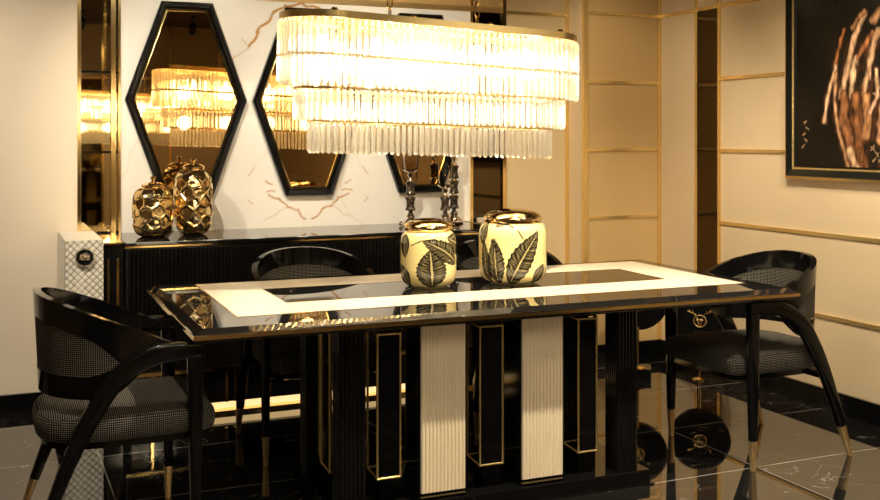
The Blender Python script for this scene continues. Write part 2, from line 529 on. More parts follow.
# round medallion on the left end block
def medallion(cx, cz, y):
    mb = MB().lathe([(0.001, 0), (.045, 0), (.045, .012), (.036, .016), (.001, .016)], 40)
    mb.v = [(a + cx, y - c, b + cz) for a, b, c in mb.v]
    o = off(mb).build('medallion', M['black'], t, smooth=30)
    mb = MB()
    for i in range(32):
        a = 2 * PI * i / 32
        q = MB().lathe([(.0005, -.004), (.003, -.003), (.0042, 0), (.003, .003), (.0005, .004)], 6)
        mb_n = len(mb.v)
        mb.v += [(x + cx + .041 * math.cos(a), y_ + y - .016, z_ + cz + .041 * math.sin(a)) for x, y_, z_ in q.v]
        mb.f += [tuple(k + mb_n for k in f) for f in q.f]
    off(mb).build('beaded_rim', M['silver'], o, smooth=40)
    # a small face in relief with curling locks and a chin
    mb = MB()
    def blob(x, z, rx, rz, d):
        n0 = len(mb.v); q = MB().lathe([(.02, 0), (1, .0), (.9, .45), (.6, .8), (.02, 1)], 14)
        mb.v += [(cx + x + a * rx, y - .016 - c * d, cz + z + b * rz) for a, b, c in q.v]
        mb.f += [tuple(k + n0 for k in f) for f in q.f]
    blob(0, -.001, .012, .017, .006); blob(0, -.002, .002, .006, .009); blob(0, -.010, .005, .002, .008)
    for sx in (-1, 1):
        blob(sx * .005, .004, .0026, .0016, .008)
        for x, z, r in ((.013, .010, .006), (.019, .014, .005), (.015, .001, .006), (.021, .003, .005), (.014, -.009, .005), (.006, .016, .006), (.020, -.007, .004)):
            blob(sx * x, z, r, r, .006)
    off(mb).build('relief_face', M['silver'], o, smooth=60)
medallion(.438, .828, SF - .004)

# ------------------------------------------------------------------ gold faceted vases with lids
def faceted_vase(name, cx, cy, z0, R, H, label, seed):
    rnd = random.Random(seed)
    t = thing(name, label, 'vase', (cx, cy, z0), 0, 'gold faceted vases on the sideboard')
    def rad(z):
        u = max(-.999, min(.999, (z - H / 2) / (H / 2 + .004)))
        return R * (1 - abs(u) ** 3.6) ** .30
    cells = []
    rows = max(4, round(H / .047)); per = 9
    for r in range(-1, rows + 1):
        z = H * (r + .5) / rows
        for i in range(per):
            a = 2 * PI * (i + .5 * (r % 2)) / per + rnd.uniform(-.13, .13)
            cells.append((R * math.cos(a), R * math.sin(a), z + rnd.uniform(-.008, .008), rnd.uniform(-.22, .22), rnd.uniform(-.22, .22), a))
    rings = []
    NT, NZ = 200, 110
    for j in range(NZ + 1):
        z = H * j / NZ
        ring = []
        for i in range(NT):
            a = 2 * PI * i / NT; x, y = R * math.cos(a), R * math.sin(a)
            ds = sorted(((x - c[0]) ** 2 + (y - c[1]) ** 2 + (z - c[2]) ** 2, k) for k, c in enumerate(cells))[:2]
            c = cells[ds[0][1]]
            e = math.sqrt(ds[1][0]) - math.sqrt(ds[0][0])
            da = (a - c[5] + PI) % (2 * PI) - PI
            f = min(1, e / .017)
            # a flat dished facet: chord across the round body, tilted a little, with a raised rim
            r = rad(z) - f * (.0065 + .5 * R * (1 - math.cos(da)) * -1 + c[3] * R * da * .6 + c[4] * (z - c[2]) * .6)
            ring.append((r * math.cos(a), r * math.sin(a), z))
        rings.append(ring)
    mb = MB().loops(rings); mb.build('body', M['vase_gold'], t, smooth=40)
    l = MB().lathe([(.052, H - .004), (.058, H + .004), (.058, H + .010), (.040, H + .020), (.012, H + .026), (.007, H + .032), (.014, H + .040), (.016, H + .048), (.010, H + .055), (.001, H + .057)], 32)
    l.build('lid', M['vase_gold'], t, smooth=50)
faceted_vase('faceted_vase', .795, 5.52, .89, .104, .255, 'shorter gold faceted vase with lid, at left end of sideboard', 3)
faceted_vase('faceted_vase', 1.005, 5.55, .89, .102, .345, 'taller gold faceted vase with lid, second on the sideboard', 5)

# ------------------------------------------------------------------ candle holders
def candle_holder(cx, cy, nseg, label, lead=.0, cuph=.115):
    t = thing('candle_holder', label, 'candle holder', (cx, cy, .89), 0, 'candle holders on the sideboard')
    z = 0
    prof = [(.001, 0), (.052, 0), (.056, .006), (.048, .012), (.030, .018), (.036, .026), (.034, .036), (.020, .050), (.026, .060), (.018, .072), (.011, .085 + lead), (.016, .090 + lead), (.001, .0905 + lead)]
    mb = MB().lathe(prof, 28)
    for k in range(3):
        a = 2 * PI * k / 3 + .5
        n = len(mb.v)
        q = MB().lathe([(.001, -.014), (.010, -.009), (.0135, 0), (.010, .009), (.001, .014)], 12)
        mb.v += [(x + .055 * math.cos(a), y + .055 * math.sin(a), zz + .015) for x, y, zz in q.v]
        mb.f += [tuple(i + n for i in f) for f in q.f]
    mb.build('base', M['silver'], t, smooth=50)
    z = .09 + lead
    for i in range(nseg):
        MB().lathe([(.001, z), (.027, z), (.030, z + .006), (.024, z + .02), (.022, z + .038), (.024, z + .056), (.030, z + .070), (.027, z + .076), (.001, z + .076)], 24).build('marble_drum', M['dark_marble'], t, smooth=40)
        z += .076
        MB().lathe([(.001, z), (.017, z), (.019, z + .005), (.017, z + .012), (.001, z + .012)], 20).build('collar', M['silver'], t, smooth=40)
        z += .012
    MB().lathe([(.001, z), (.010, z), (.008, z + .010), (.016, z + .020), (.020, z + .028), (.012, z + .036), (.040, z + .050), (.046, z + .058), (.001, z + .058)], 28).build('cup', M['silver'], t, smooth=40)
    z += .058
    MB().loops([[(r * math.cos(2 * PI * j / 28), r * math.sin(2 * PI * j / 28), zz) for j in range(28)] for r, zz in ((.036, z), (.045, z + .02), (.048, z + cuph), (.045, z + cuph), (.042, z + .02), (.030, z + .003))], True, True).build('glass_cup', M['clear_glass'], t, smooth=50)
candle_holder(2.235, 5.56, 2, 'glass-topped candle holder nearest the middle mirror, two dark marble drums', .0)
candle_holder(2.425, 5.50, 1, 'shortest candle holder, clear glass cup on one dark marble drum', .0, .125)
candle_holder(2.535, 5.62, 3, 'tallest candle holder, with three dark marble drums, right end of the row', .0)

# ------------------------------------------------------------------ dining table
TX0, TX1, TY0, TY1, TZ = .643, 3.165, 3.47, 4.655, .76
TCX, TCY = (TX0 + TX1) / 2, (TY0 + TY1) / 2
t = thing('dining_table', 'long black glass-topped dining table with cream border and fluted column base', 'table', (TCX, TCY, 0), -.014)
def offt(mb): return off(mb, TCX, TCY)
# top slab: flat surface, polished bevel, upright edge
def rect_ring(i, z): return [(TX0 + i, TY0 + i, z), (TX1 - i, TY0 + i, z), (TX1 - i, TY1 - i, z), (TX0 + i, TY1 - i, z)]
offt(MB().loops([rect_ring(.012, .716), rect_ring(.012, .720), rect_ring(.002, .723), rect_ring(.0, .726), rect_ring(.0, .743), rect_ring(.004, .744), rect_ring(.034, .7600)])).build('table_top', M['black_top'], t)
def band(name, i0, i1, z0, z1, m, x0=TX0, x1=TX1, y0=TY0, y1=TY1):
    mb = MB()
    o_ = (x0 + i0, x1 - i0, y0 + i0, y1 - i0); n_ = (x0 + i1, x1 - i1, y0 + i1, y1 - i1)
    mb.loops([[(q[0], q[2], z), (q[1], q[2], z), (q[1], q[3], z), (q[0], q[3], z)] for q, z in ((o_, z0), (o_, z1), (n_, z1), (n_, z0), (o_, z0))], True, False)
    return offt(mb).build(name, m, t)
band('edge_band', -.003, .004, .728, .741, M['gold'])
# cream inlay ring and gold fillets
band('cream_inlay', 0, .235, .7600, .7606, M['cream'], .835, 3.055, 3.695, 4.57)
band('gold_fillet', -.008, .0, .7598, .7609, M['gold'], .835, 3.055, 3.695, 4.57)
band('gold_fillet', 0, .006, .7598, .7609, M['gold'], 1.07, 2.82, 3.935, 4.33)

# base: plinth, fluted posts, cream fluted slabs, octagonal caged columns
BX0, BX1, BY0, BY1 = 1.15, 2.475, 3.550, 4.12
offt(MB().box(BX0, BX1, BY0, BY1, 0, .058)).build('plinth', M['black'], t, bevel=.004)
offt(MB().box(BX0 - .012, BX1 + .012, BY0 - .012, BY1 + .012, 0, .006)).build('plinth_foot', M['black'], t)
offt(MB().box(BX0 + .02, BX1 - .02, BY0 + .05, BY1, .69, .712)).build('under_frame', M['black_satin'], t)
def fluted_post(x0, x1, y0, y1, m, name='fluted_post', n=6, side=True):
    pr = flute_profile(x0, x1, y0 + .004, n, .004)
    if side:
        # the right and left faces are fluted too
        r = [(x1 + .004 * abs(math.sin(PI * k / 6)) ** .6, y0 + .004 + (y1 - y0 - .008) * k / 36) for k in range(1, 36)]
        l = [(x0 - .004 * abs(math.sin(PI * k / 6)) ** .6, y1 - .004 - (y1 - y0 - .008) * k / 36) for k in range(1, 36)]
    else: r = []; l = []
    bk = [(x1, y1), (x0, y1)]
    offt(MB().prism(pr + r + bk + l, 'z', .058, .712)).build(name, m, t, smooth=40)
fluted_post(1.172, 1.266, 3.557, 3.65, M['black'])
fluted_post(2.325, 2.418, 3.557, 3.65, M['black'])
fluted_post(1.172, 1.275, 4.00, 4.10, M['black'])
fluted_post(2.325, 2.418, 4.00, 4.10, M['black'])
for xa, xb in ((1.483, 1.661), (1.900, 2.077)):
    for ya, s in ((3.557, 1),):
        offt(MB().box(xa - .008, xb + .008, 3.566, 3.70, .058, .712)).build('slab_core', M['black'], t)
        pr = flute_profile(xa, xb, 3.560, 12, .005) + [(xb, 3.567), (xa, 3.567)]
        offt(MB().prism(pr, 'z', .086, .704)).build('cream_fluted_slab', M['cream_flute'], t, smooth=40)
        offt(MB().box(xa, xb, 3.5605, 3.566, .068, .073)).build('gold_sill', M['gold_soft'], t)
def cage(oc, z0=.147, z1=.676, front=0):
    """four-sided open cage of gold rods with one black panel, held by a foot and a head"""
    rr = .0047; n = len(oc)
    cx = sum(p[0] for p in oc) / n; cy = sum(p[1] for p in oc) / n
    mb = MB()
    for z in (z0, z1):
        for i in range(n):
            a, b = oc[i], oc[(i + 1) % n]
            mb.tube([(a[0], a[1], z), (b[0], b[1], z)], rr, 8)
    for p in oc:
        mb.tube([(p[0], p[1], z0 - .003), (p[0], p[1], z1 + .003)], rr, 8)
    offt(mb).build('gold_cage', M['brass'], t, smooth=60)
    a, b = Vector(oc[front]), Vector(oc[(front + 1) % n])
    nn = Vector((-(b - a).y, (b - a).x)).normalized() * .004
    if nn.dot(Vector((cx, cy)) - a) < 0: nn = -nn
    offt(MB().prism([tuple(a + nn * .3), tuple(b + nn * .3), tuple(b + nn * 1.6), tuple(a + nn * 1.6)], 'z', z0, z1)).build('black_panel', M['black'], t)
    offt(MB().box(cx - .04, cx + .04, cy - .03, cy + .03, .058, z0)).build('column_foot', M['black'], t)
    offt(MB().box(cx - .04, cx + .04, cy - .03, cy + .03, z1, .712)).build('column_head', M['black'], t)
for xa, xb in ((1.326, 1.416), (1.740, 1.836), (2.170, 2.254)):
    cage([(xa, 3.600), (xb, 3.600), (xb + .085, 3.760), (xa + .012, 3.745)])
cage([(1.255, 3.745), (1.190, 3.745), (1.195, 3.875), (1.215, 3.970), (1.275, 3.970)], front=1)

# ------------------------------------------------------------------ leaf-painted vases on the table
def leaf_vase(cx, cy, R, H, leaves, label):
    t = thing('ceramic_vase', label, 'vase', (cx, cy, .7606), 0, 'leaf-painted cream vases on the table')
    a_cam = math.atan2(-cy, -cx)
    a_perp = a_cam
    NT, NZ = 320, 150
    Hb = H * .86
    def rad(z):
        u = (z - Hb * .5) / (Hb * .5)
        return R * max(.0, 1 - abs(u) ** 5.5) ** .26 * (1 if u < 0 else 1)
    verts = []; cols = []
    CR = (.72, .56, .23)
    rnd = random.Random(int(R * 1e4))
    zs = [Hb * (.5 - .5 * math.cos(PI * (j + .0) / NZ)) for j in range(NZ + 1)]
    rings = []
    for j, z in enumerate(zs):
        z_ = z
        r = rad(min(max(z_, Hb * .0008), Hb * .9992))
        r = max(r, R * .62)
        ring = []
        for i in range(NT):
            a = 2 * PI * i / NT
            ring.append((r * math.cos(a), r * math.sin(a), z))
            u = (a - a_cam + PI) % (2 * PI) - PI      # + is anticlockwise seen from above = towards photo right
            X = u * R; Z = z
            k = 0.0
            for L in leaves:
                if L[0] == 'leaf':
                    _, x0, z0, x1, z1, wd, bend = L
                    ax = Vector((x1 - x0, z1 - z0)); ln = ax.length; ax /= ln; nn = Vector((-ax.y, ax.x))
                    p = Vector((X - x0, Z - z0)); s = p.dot(ax) / ln; q = p.dot(nn) - bend * math.sin(PI * max(0, min(1, s)))
                    if 0 < s < 1:
                        hw = wd * (math.sin(PI * s ** .8) ** .75) * (1 + .05 * math.sin(60 * s))
                        if abs(q) < hw:
                            e = abs(q) / hw
                            st = .5 + .5 * math.sin(120 * s - 9 * e + 2.2 * math.sin(33 * s + 5 * q / R))
                            st2 = .5 + .5 * math.sin(330 * s + 40 * q / R)
                            light = .42 * st ** 2 * (1 - abs(2 * e - 1.05)) * (.6 + .4 * st2)
                            kk = 1 - max(0, light)
                            if e < .07: kk = .45
                            if e > .9: kk = 1
                            k = max(k, kk)
                elif L[0] == 'stem':
                    pts = L[1]
                    for (ax_, az_), (bx_, bz_) in zip(pts, pts[1:]):
                        d = Vector((bx_ - ax_, bz_ - az_)); l2 = d.length_squared
                        tt = max(0, min(1, ((X - ax_) * d.x + (Z - az_) * d.y) / l2))
                        dd = math.hypot(X - ax_ - d.x * tt, Z - az_ - d.y * tt)
                        if dd < L[2]: k = max(k, .9)
            cols.append([CR[q] * (1 - k) + (.012, .010, .006)[q] * k for q in range(3)] + [1])
        rings.append(ring)
    mb = MB().loops(rings)
    o = mb.build('body', M['ceramic'], t, smooth=60, recalc=False)
    at = o.data.attributes.new('paint', 'FLOAT_COLOR', 'POINT')
    flat = [c for col in cols for c in col]
    at.data.foreach_set('color', flat)
    prof = [(R * .70, Hb - .016), (R * .84, Hb - .010), (R * .86, Hb + H * .01), (R * .83, Hb + H * .045), (R * .72, Hb + H * .085), (R * .50, Hb + H * .12), (R * .25, Hb + H * .137), (.001, Hb + H * .14)]
    MB().lathe(prof, 64).build('lid', M['vase_gold'], t, smooth=60)
R1, H1 = .120, .292
leaf_vase(1.745, 4.135, R1, H1, [
    ('leaf', .02, .008, .008, .168, .068, 0), ('leaf', .150, .105, -.025, .205, .040, -.01), ('leaf', .26, .15, .09, .215, .05, 0),
    ('leaf', -.105, .005, -.16, .10, .045, 0), ('leaf', -.13, .23, -.115, .13, .035, 0),
    ('stem', [(-.075, .185), (-.03, .205), (.03, .212)], .0025), ('leaf', -.25, .01, -.22, .2, .05, 0), ('leaf', .24, .01, .23, .13, .05, 0)], 
    'smaller cream vase with black painted leaves and gold lid, left of the pair')
R2, H2 = .150, .325
leaf_vase(2.135, 4.105, R2, H2, [
    ('leaf', -.015, .005, .125, .235, .052, .01), ('leaf', -.07, .008, -.085, .205, .042, 0), ('leaf', -.12, .01, -.15, .20, .03, 0), ('leaf', .11, .01, .165, .09, .035, 0),
    ('leaf', -.16, .27, -.155, .17, .035, 0),
    ('stem', [(-.06, .262), (-.02, .262), (.02, .245), (.045, .205)], .0035), ('leaf', -.09, .262, -.02, .268, .016, 0),
    ('leaf', -.10, .20, -.045, .135, .012, 0), ('leaf', .24, .01, .26, .25, .05, 0), ('leaf', -.28, .01, -.25, .25, .05, 0), ('leaf', .4, .01, .42, .25, .06, 0)],
    'larger cream vase with black palm leaves and gold lid, right of the pair')

# ------------------------------------------------------------------ chairs
def smoothstep(a, b, x):
    x = max(0, min(1, (x - a) / (b - a))); return x * x * (3 - 2 * x)
def catmull(pts, n=8):
    P = [Vector(p) for p in pts]; out = []
    P = [2 * P[0] - P[1]] + P + [2 * P[-1] - P[-2]]
    for i in range(1, len(P) - 2):
        for k in range(n):
            t_ = k / n
            a, b, c, d = P[i - 1], P[i], P[i + 1], P[i + 2]
            out.append(.5 * ((2 * b) + (-a + c) * t_ + (2 * a - 5 * b + 4 * c - d) * t_ ** 2 + (-a + 3 * b - 3 * c + d) * t_ ** 3))
    out.append(P[-2])
    return out
def bar_path(path, wid, dep):
    """flat bar in an x-z plane swept along path: wid in plane, dep across (y)"""
    rings = []; n = len(path)
    for i, p in enumerate(path):
        tg = (path[min(i + 1, n - 1)] - path[max(i - 1, 0)]).normalized()
        nn = Vector((-tg.z, 0, tg.x))
        w_ = (wid[i] if isinstance(wid, list) else wid) / 2
        d_ = (dep[i] if isinstance(dep, list) else dep) / 2
        ring = []
        for a in range(16):
            th = 2 * PI * (a + .5) / 16
            cu = math.copysign(abs(math.cos(th)) ** .3, math.cos(th)); su_ = math.copysign(abs(math.sin(th)) ** .3, math.sin(th))
            ring.append(p + nn * (w_ * cu) + Vector((0, d_ * su_, 0)))
        rings.append(ring)
    return MB().loops(rings)
CHW = .285
def plan(s):
    """plan curve of the shell: s 0 (back centre) .. 1 (arm tip), right-hand side"""
    L1 = .66
    if s < L1:
        a = s / L1 * PI / 2
        return (.035 - .235 * math.cos(a), (CHW - .02) * math.sin(a) ** .93)
    u = (s - L1) / (1 - L1)
    return (.035 + u * .19, CHW - .02)
def shell_top(x): 
    u = max(0, (x + .21) / .435)
    return .876 - .180 * u ** 1.08
def shell_bot(x):
    return .537 + .135 * smoothstep(-.03, .19, x)
def make_chair(label, group):
    t = thing('dining_chair', label, 'chair', (0, 0, 0), 0, group)
    # seat cushion: superellipse plan, puffed top
    mb = MB()
    xc, yc, rx, ry = .062, 0, .292, .266
    NS = 72
    def pt(a, k, z):
        c, s_ = math.cos(a), math.sin(a)
        n_ = .20 if c > 0 else .62
        x = math.copysign(abs(c) ** n_, c) ; y = math.copysign(abs(s_) ** (.20 if c > 0 else .55), s_)
        return (xc + x * (rx - k), yc + y * (ry - k), z)
    prof = [(.05, .392), (.016, .394), (.004, .402), (0, .418), (-.002, .44), (.002, .458), (.012, .472), (.03, .482), (.07, .489), (.13, .493), (.2, .494)]
    rings = [[pt(2 * PI * j / NS, k_, z) for j in range(NS)] for k_, z in prof]
    o = mb.loops(rings).build('seat', M['weave'], t, smooth=60); box_uv(o)
    # frame under seat
    rings = [[pt(2 * PI * j / NS, k_, z) for j in range(NS)] for k_, z in ((.03, .368), (.02, .372), (.02, .393))]
    MB().loops(rings).build('seat_frame', M['black'], t, smooth=40)
    # shell
    def shell_surf(s_side, so, thick, z0f, z1f, s0, s1, n, nz):
        outer, inner = [], []
        pts = []
        for i in range(n + 1):
            s = s0 + (s1 - s0) * i / n
            x, y = plan(abs(s)); x2, y2 = plan(min(1, abs(s) + .01)); x1_, y1_ = plan(max(0, abs(s) - .01))
            tg = Vector((x2 - x1_, y2 - y1_)).normalized(); nn = Vector((tg.y, -tg.x))
            if nn.dot(Vector((x - .1, y))) < 0: nn = -nn
            sg = 1 if s >= 0 else -1
            pts.append((x, y * sg, nn.x, nn.y * sg))
        mb = MB(); rings = []
        for (x, y, nx_, ny_) in pts:
            za, zb = z0f(x), z1f(x)
            ring = []
            for k_ in range(nz + 1):
                z = za + (zb - za) * k_ / nz
                fl = .018 * (z - .5) / .37
                ring.append((x + nx_ * (so + thick / 2 + fl), y + ny_ * (so + thick / 2 + fl * .3), z))
            for k_ in range(nz, -1, -1):
                z = za + (zb - za) * k_ / nz
                fl = .018 * (z - .5) / .37
                ring.append((x + nx_ * (so - thick / 2 + fl), y + ny_ * (so - thick / 2 + fl * .3), z))
            rings.append(ring)
        return mb.loops(rings)
    frame = MB()
    def add(q):
        n = len(frame.v); frame.v += q.v; frame.f += [tuple(i + n for i in f) for f in q.f]
    # top rail, bottom rail and the two solid cheeks
    lo = lambda x: max(shell_bot(x), min(shell_top(x) - .085 - .03 * smoothstep(-.2, .0, x), 9))
    XE = 0.0
    def open_top(x): return shell_top(x) - .082 - .05 * smoothstep(-.10, .05, x) ** 2
    def open_bot(x): return .612 + .03 * smoothstep(-.10, .03, x) ** 2
    SE = .70
    add(shell_surf(1, 0, .026, open_top, shell_top, -SE, SE, 72, 3))
    add(shell_surf(1, 0, .026, shell_bot, open_bot, -SE, SE, 72, 3))
    for sg in (-1, 1):
        a, b = (SE, 1.0) if sg > 0 else (-1.0, -SE)
        add(shell_surf(1, 0, .026, shell_bot, shell_top, a, b, 24, 4))
    frame.build('back_frame', M['black'], t, smooth=50)
    q = shell_surf(1, 0, .022, lambda x: open_bot(x) - .004, lambda x: open_top(x) + .004, -SE, SE, 80, 6)
    o = q.build('backrest', M['weave'], t, smooth=50)
    me = o.data; uvl = me.uv_layers.new(name='UVMap')
    for p in me.polygons:
        for li in p.loop_indices:
            c = me.vertices[me.loops[li].vertex_index].co
            uvl.data[li].uv = (math.atan2(c.y, -c.x + .06) * .27, c.z)
    for sg in (-1, 1):
        y = sg * CHW
        # front leg, vertical and tapering
        path = [Vector((.27, y, z)) for z in (.125, .25, .40, .55, .66, .675)]
        l = bar_path(path, [.030, .037, .046, .052, .054, .054], [.028, .032, .034, .034, .034, .034]).build('leg', M['black'], t, smooth=50)
        bar_path([Vector((.27, y, z)) for z in (0.0, .06, .1255)], [.019, .024, .031], [.018, .023, .029]).build('gold_tip', M['gold_soft'], l, smooth=50)
        # rear leg rises out of the floor and sweeps over into the arm
        pr = [(-.265, 0), (-.215, .14), (-.165, .27), (-.115, .39), (-.055, .505), (.02, .61), (.12, .668), (.20, .680), (.27, .682), (.292, .681)]
        cm = catmull([(a, y, b) for a, b in pr], 6)
        n = len(cm); k1 = 6
        wl = [.030 + .036 * smoothstep(0, .55, i / n) - .018 * smoothstep(.62, 1, i / n) for i in range(n)]
        split = 30
        bar_path(cm[k1:split + 1], wl[k1:split + 1], .036).build('leg', M['black'], t, smooth=50)
        lg = t.children[-1]
        bar_path(cm[:k1 + 1], [.018 + .012 * i / k1 for i in range(k1 + 1)], [.018 + .016 * i / k1 for i in range(k1 + 1)]).build('gold_tip', M['gold_soft'], lg, smooth=50)
        bar_path(cm[split:], wl[split:], .036).build('arm', M['black'], t, smooth=50)
    MB().box(.245, .285, -CHW, CHW, .372, .40).build('front_rail', M['black'], t, bevel=.003)
    MB().box(-.165, -.125, -CHW, CHW, .345, .372).build('rear_rail', M['black'], t, bevel=.003)
    return t
G = 'black dining chairs around the table'
ch = make_chair('black curved-back dining chair at the left end of the table', G)
ch.location = (.385, 3.865, 0)
for loc, rz, lab in (((3.225, 3.79, 0), PI, 'black curved-back dining chair at the right end of the table, nearest right wall'),
                     ((1.385, 4.66, 0), -PI / 2, 'black dining chair behind the table, left of the cream vases'),
                     ((2.385, 4.66, 0), -PI / 2, 'black dining chair behind the table, mostly hidden by the larger cream vase')):
    c = copy_tree(ch); c.location = loc; c.rotation_euler = (0, 0, rz); c['label'] = lab

# ------------------------------------------------------------------ chandelier
CX, CY, TILT = 1.740, 4.06, -.029
T1 = -.046   # the rim hangs a touch lower at the right
ct = thing('crystal_chandelier', 'large oval tiered crystal chandelier with gold rim hanging lit over the table', 'chandelier', (CX, CY, 1.86), 0, 'oval crystal chandeliers')
def stadium(L, W, step):
    """points and outward normals along a stadium outline of full length L and width W"""
    r = W / 2; st = L - W; per = 2 * st + 2 * PI * r
    n = int(per / step); out = []
    for i in range(n):
        d = per * i / n
        if d < st: p = (-st / 2 + d, -r); nn = (0, -1)
        elif d < st + PI * r:
            a = -PI / 2 + (d - st) / r; p = (st / 2 + r * math.cos(a), r * math.sin(a)); nn = (math.cos(a), math.sin(a))
        elif d < 2 * st + PI * r: e = d - st - PI * r; p = (st / 2 - e, r); nn = (0, 1)
        else:
            a = PI / 2 + (d - 2 * st - PI * r) / r; p = (-st / 2 + r * math.cos(a), r * math.sin(a)); nn = (math.cos(a), math.sin(a))
        out.append((p, nn))
    return out
def rim(L, W, z0, z1, th, name, m, step=.02, tl=TILT):
    pts = stadium(L, W, step)
    rings = []
    for (p, nn) in pts:
        tz = tl * p[0]
        rings.append([(p[0] + nn[0] * a, p[1] + nn[1] * a, z + tz) for a, z in ((0, z0), (0, z1), (-th, z1), (-th, z0))])
    mb = MB().loops(rings + [rings[0]], True, False)
    return mb.build(name, m, ct, smooth=30)
LW = .42
rim(1.322, LW, -.020, .008, .012, 'rim', M['brass'], tl=T1)
rim(1.30, LW - .02, -.002, .004, .19, 'top_plate', M['gold_soft'], tl=T1)
rim(1.25, .33, -.165, -.152, .008, 'ring', M['brass'], tl=T1)
rim(1.21, .31, -.285, -.276, .008, 'ring', M['brass'])
rim(1.10, .25, -.415, -.408, .008, 'ring', M['brass'])
rods = []
def crystal(mb, x, y, nn, ztop, ln, wd=.0105):
    a = math.atan2(nn[1], nn[0])
    def ring(r, z):
        return [(x + r * k_ * math.cos(a + 2 * PI * j / 6), y + r * k_ * math.sin(a + 2 * PI * j / 6), z) for j, k_ in enumerate((1, .8, 1, .8, 1, .8))]
    mb.loops([ring(wd * .35, ztop), ring(wd, ztop - .010), ring(wd, ztop - ln + .010), ring(wd * .3, ztop - ln)])
    return mb
tiers = [(1.318, LW - .012, .0265, -.022, .254, .0105), (1.19, .34, .026, -.285, .125, .0105), (1.078, .24, .026, -.415, .125, .0105),
         (1.22, .33, .028, -.028, .13, .0085), (1.20, .315, .028, -.16, .125, .0085)]
for L, W, stp, zt, ln, wd in tiers:
    for (p, nn) in stadium(L, W, stp):
        z = zt + (TILT if L in (1.19, 1.078) else T1) * p[0] + random.uniform(-.002, .002)
        rods.append((p, nn, z, ln, wd, L))
# the hundred nearest hang as separate rods, the rest as one mesh
front = [q for q in rods if q[5] != 1.22 and q[5] != 1.20]
front.sort(key=lambda q: (q[0][1] * .92 + q[0][0] * .4) - (.15 if q[5] > 1.3 else 0))
front = front[:100]
fs = set(id(q) for q in front)
for q in front:
    (p, nn, z, ln, wd, _) = q
    crystal(MB(), p[0], p[1], nn, z, ln, wd).build('crystal_rod', M['crystal'], ct)
mb = MB()
for q in rods:
    if id(q) not in fs:
        (p, nn, z, ln, wd, _) = q
        crystal(mb, p[0], p[1], nn, z, ln, wd)
o = mb.build('crystal_rods', M['crystal'], ct); o['kind'] = 'stuff'
# bulbs on an inner bar
for i in range(10):
    for row in (0, 1):
        x = -.52 + i * 1.04 / 9; 
        if row and i % 2: continue
        z = (-.10 if row == 0 else -.225) + TILT * x
        y = .0 if row else (.07 if i % 2 else -.07)
        r = .014
        prof = [(.001, -.045), (.005, -.038), (.010, -.024), (r, -.008), (r * .95, .004), (.008, .016), (.007, .030), (.001, .031)]
        q = MB().lathe(prof, 14); q.v = [(a + x, b + y, c + z) for a, b, c in q.v]
        q.build('bulb', M['bulb'], ct, smooth=60)
for i in range(8):
    x = -.45 + (i % 4) * .30
    d = bpy.data.lights.new('chandelier_glow', 'POINT'); d.energy = 4.0 if i < 4 else 1.1; d.color = (1, .89, .70); d.shadow_soft_size = .05
    lo_ = bpy.data.objects.new('chandelier_glow', d); COL.objects.link(lo_); lo_.parent = ct; lo_.location = (x, 0, -.15 if i < 4 else -.36)
off(MB().tube([(-.56, 0, TILT * -.56 - .02), (.56, 0, TILT * .56 - .02)], .009, 8), 0, 0, 0).build('lamp_bar', M['gold'], ct, smooth=60)
# finial knobs on the rim and two chains
for x in (-.50, -.17, .17, .50):
    q = MB().lathe([(.001, .002), (.012, .002), (.016, .010), (.010, .018), (.001, .020)], 16)
    q.v = [(a + x, b - .19, c + T1 * x) for a, b, c in q.v]
    q.build('finial', M['gold'], ct, smooth=60)
def chain(x):
    y = 0
    z = .004 + T1 * x; k_ = 0
    mb = MB()
    MB().lathe([(.001, z - .006), (.016, z - .006), (.012, z + .006), (.001, z + .008)], 16, x, y).build('chain_boss', M['gold'], ct, smooth=60)
    z += .004
    top = CEIL - 1.86
    while z < top - .04:
        L = .062; hw = .011
        pts = []
        for j in range(16):
            a = 2 * PI * j / 16
            u = hw * math.cos(a); v_ = (L / 2) * math.copysign(abs(math.sin(a)) ** .8, math.sin(a))
            pts.append((x + (u if k_ % 2 else 0), y + (0 if k_ % 2 else u), z + L / 2 + v_))
        mb.tube(pts, .0032, 6, closed=True)
        z += L - .009; k_ += 1
    mb.build('chain', M['gold'], ct, smooth=60)
    MB().lathe([(.001, top - .05), (.012, top - .05), (.055, top - .02), (.055, top), (.001, top)], 24, x, y).build('canopy', M['gold'], ct, smooth=40)
chain(-.20); chain(.20)

c2 = copy_tree(ct); c2.location = (1.38, -.05, 1.86)
c2['label'] = 'second crystal chandelier, seen only reflected in the mirrored strip and leftmost mirror'
# ------------------------------------------------------------------ painting on the right wall
PYL, PZB = 4.415, 1.178         # left outer edge, bottom outer edge
PYR, PZT = 3.10, 2.62
pt_ = thing('framed_painting', 'large dark painting of reaching hands in a black and gold frame', 'painting', (RX - .011, (PYL + PYR) / 2, (PZB + PZT) / 2))
pcy, pcz = (PYL + PYR) / 2, (PZB + PZT) / 2
def pframe(i0, i1, d0, d1, name, m):
    rings = []
    for i, d in ((i0, 0), (i0, d0), (i1, d1), (i1, 0), (i0, 0)):
        rings.append([(-d, PYL - i - pcy, PZB + i - pcz), (-d, PYR + i - pcy, PZB + i - pcz), (-d, PYR + i - pcy, PZT - i - pcz), (-d, PYL - i - pcy, PZT - i - pcz)])
    MB().loops(rings, True, False).build(name, m, pt_)
pframe(0, .016, .030, .034, 'outer_gilt', M['brass'])
pframe(.016, .052, .040, .030, 'black_moulding', M['moulding'])
pframe(.052, .062, .030, .026, 'inner_gilt', M['brass'])
pframe(.062, .072, .024, .016, 'inner_black', M['moulding'])
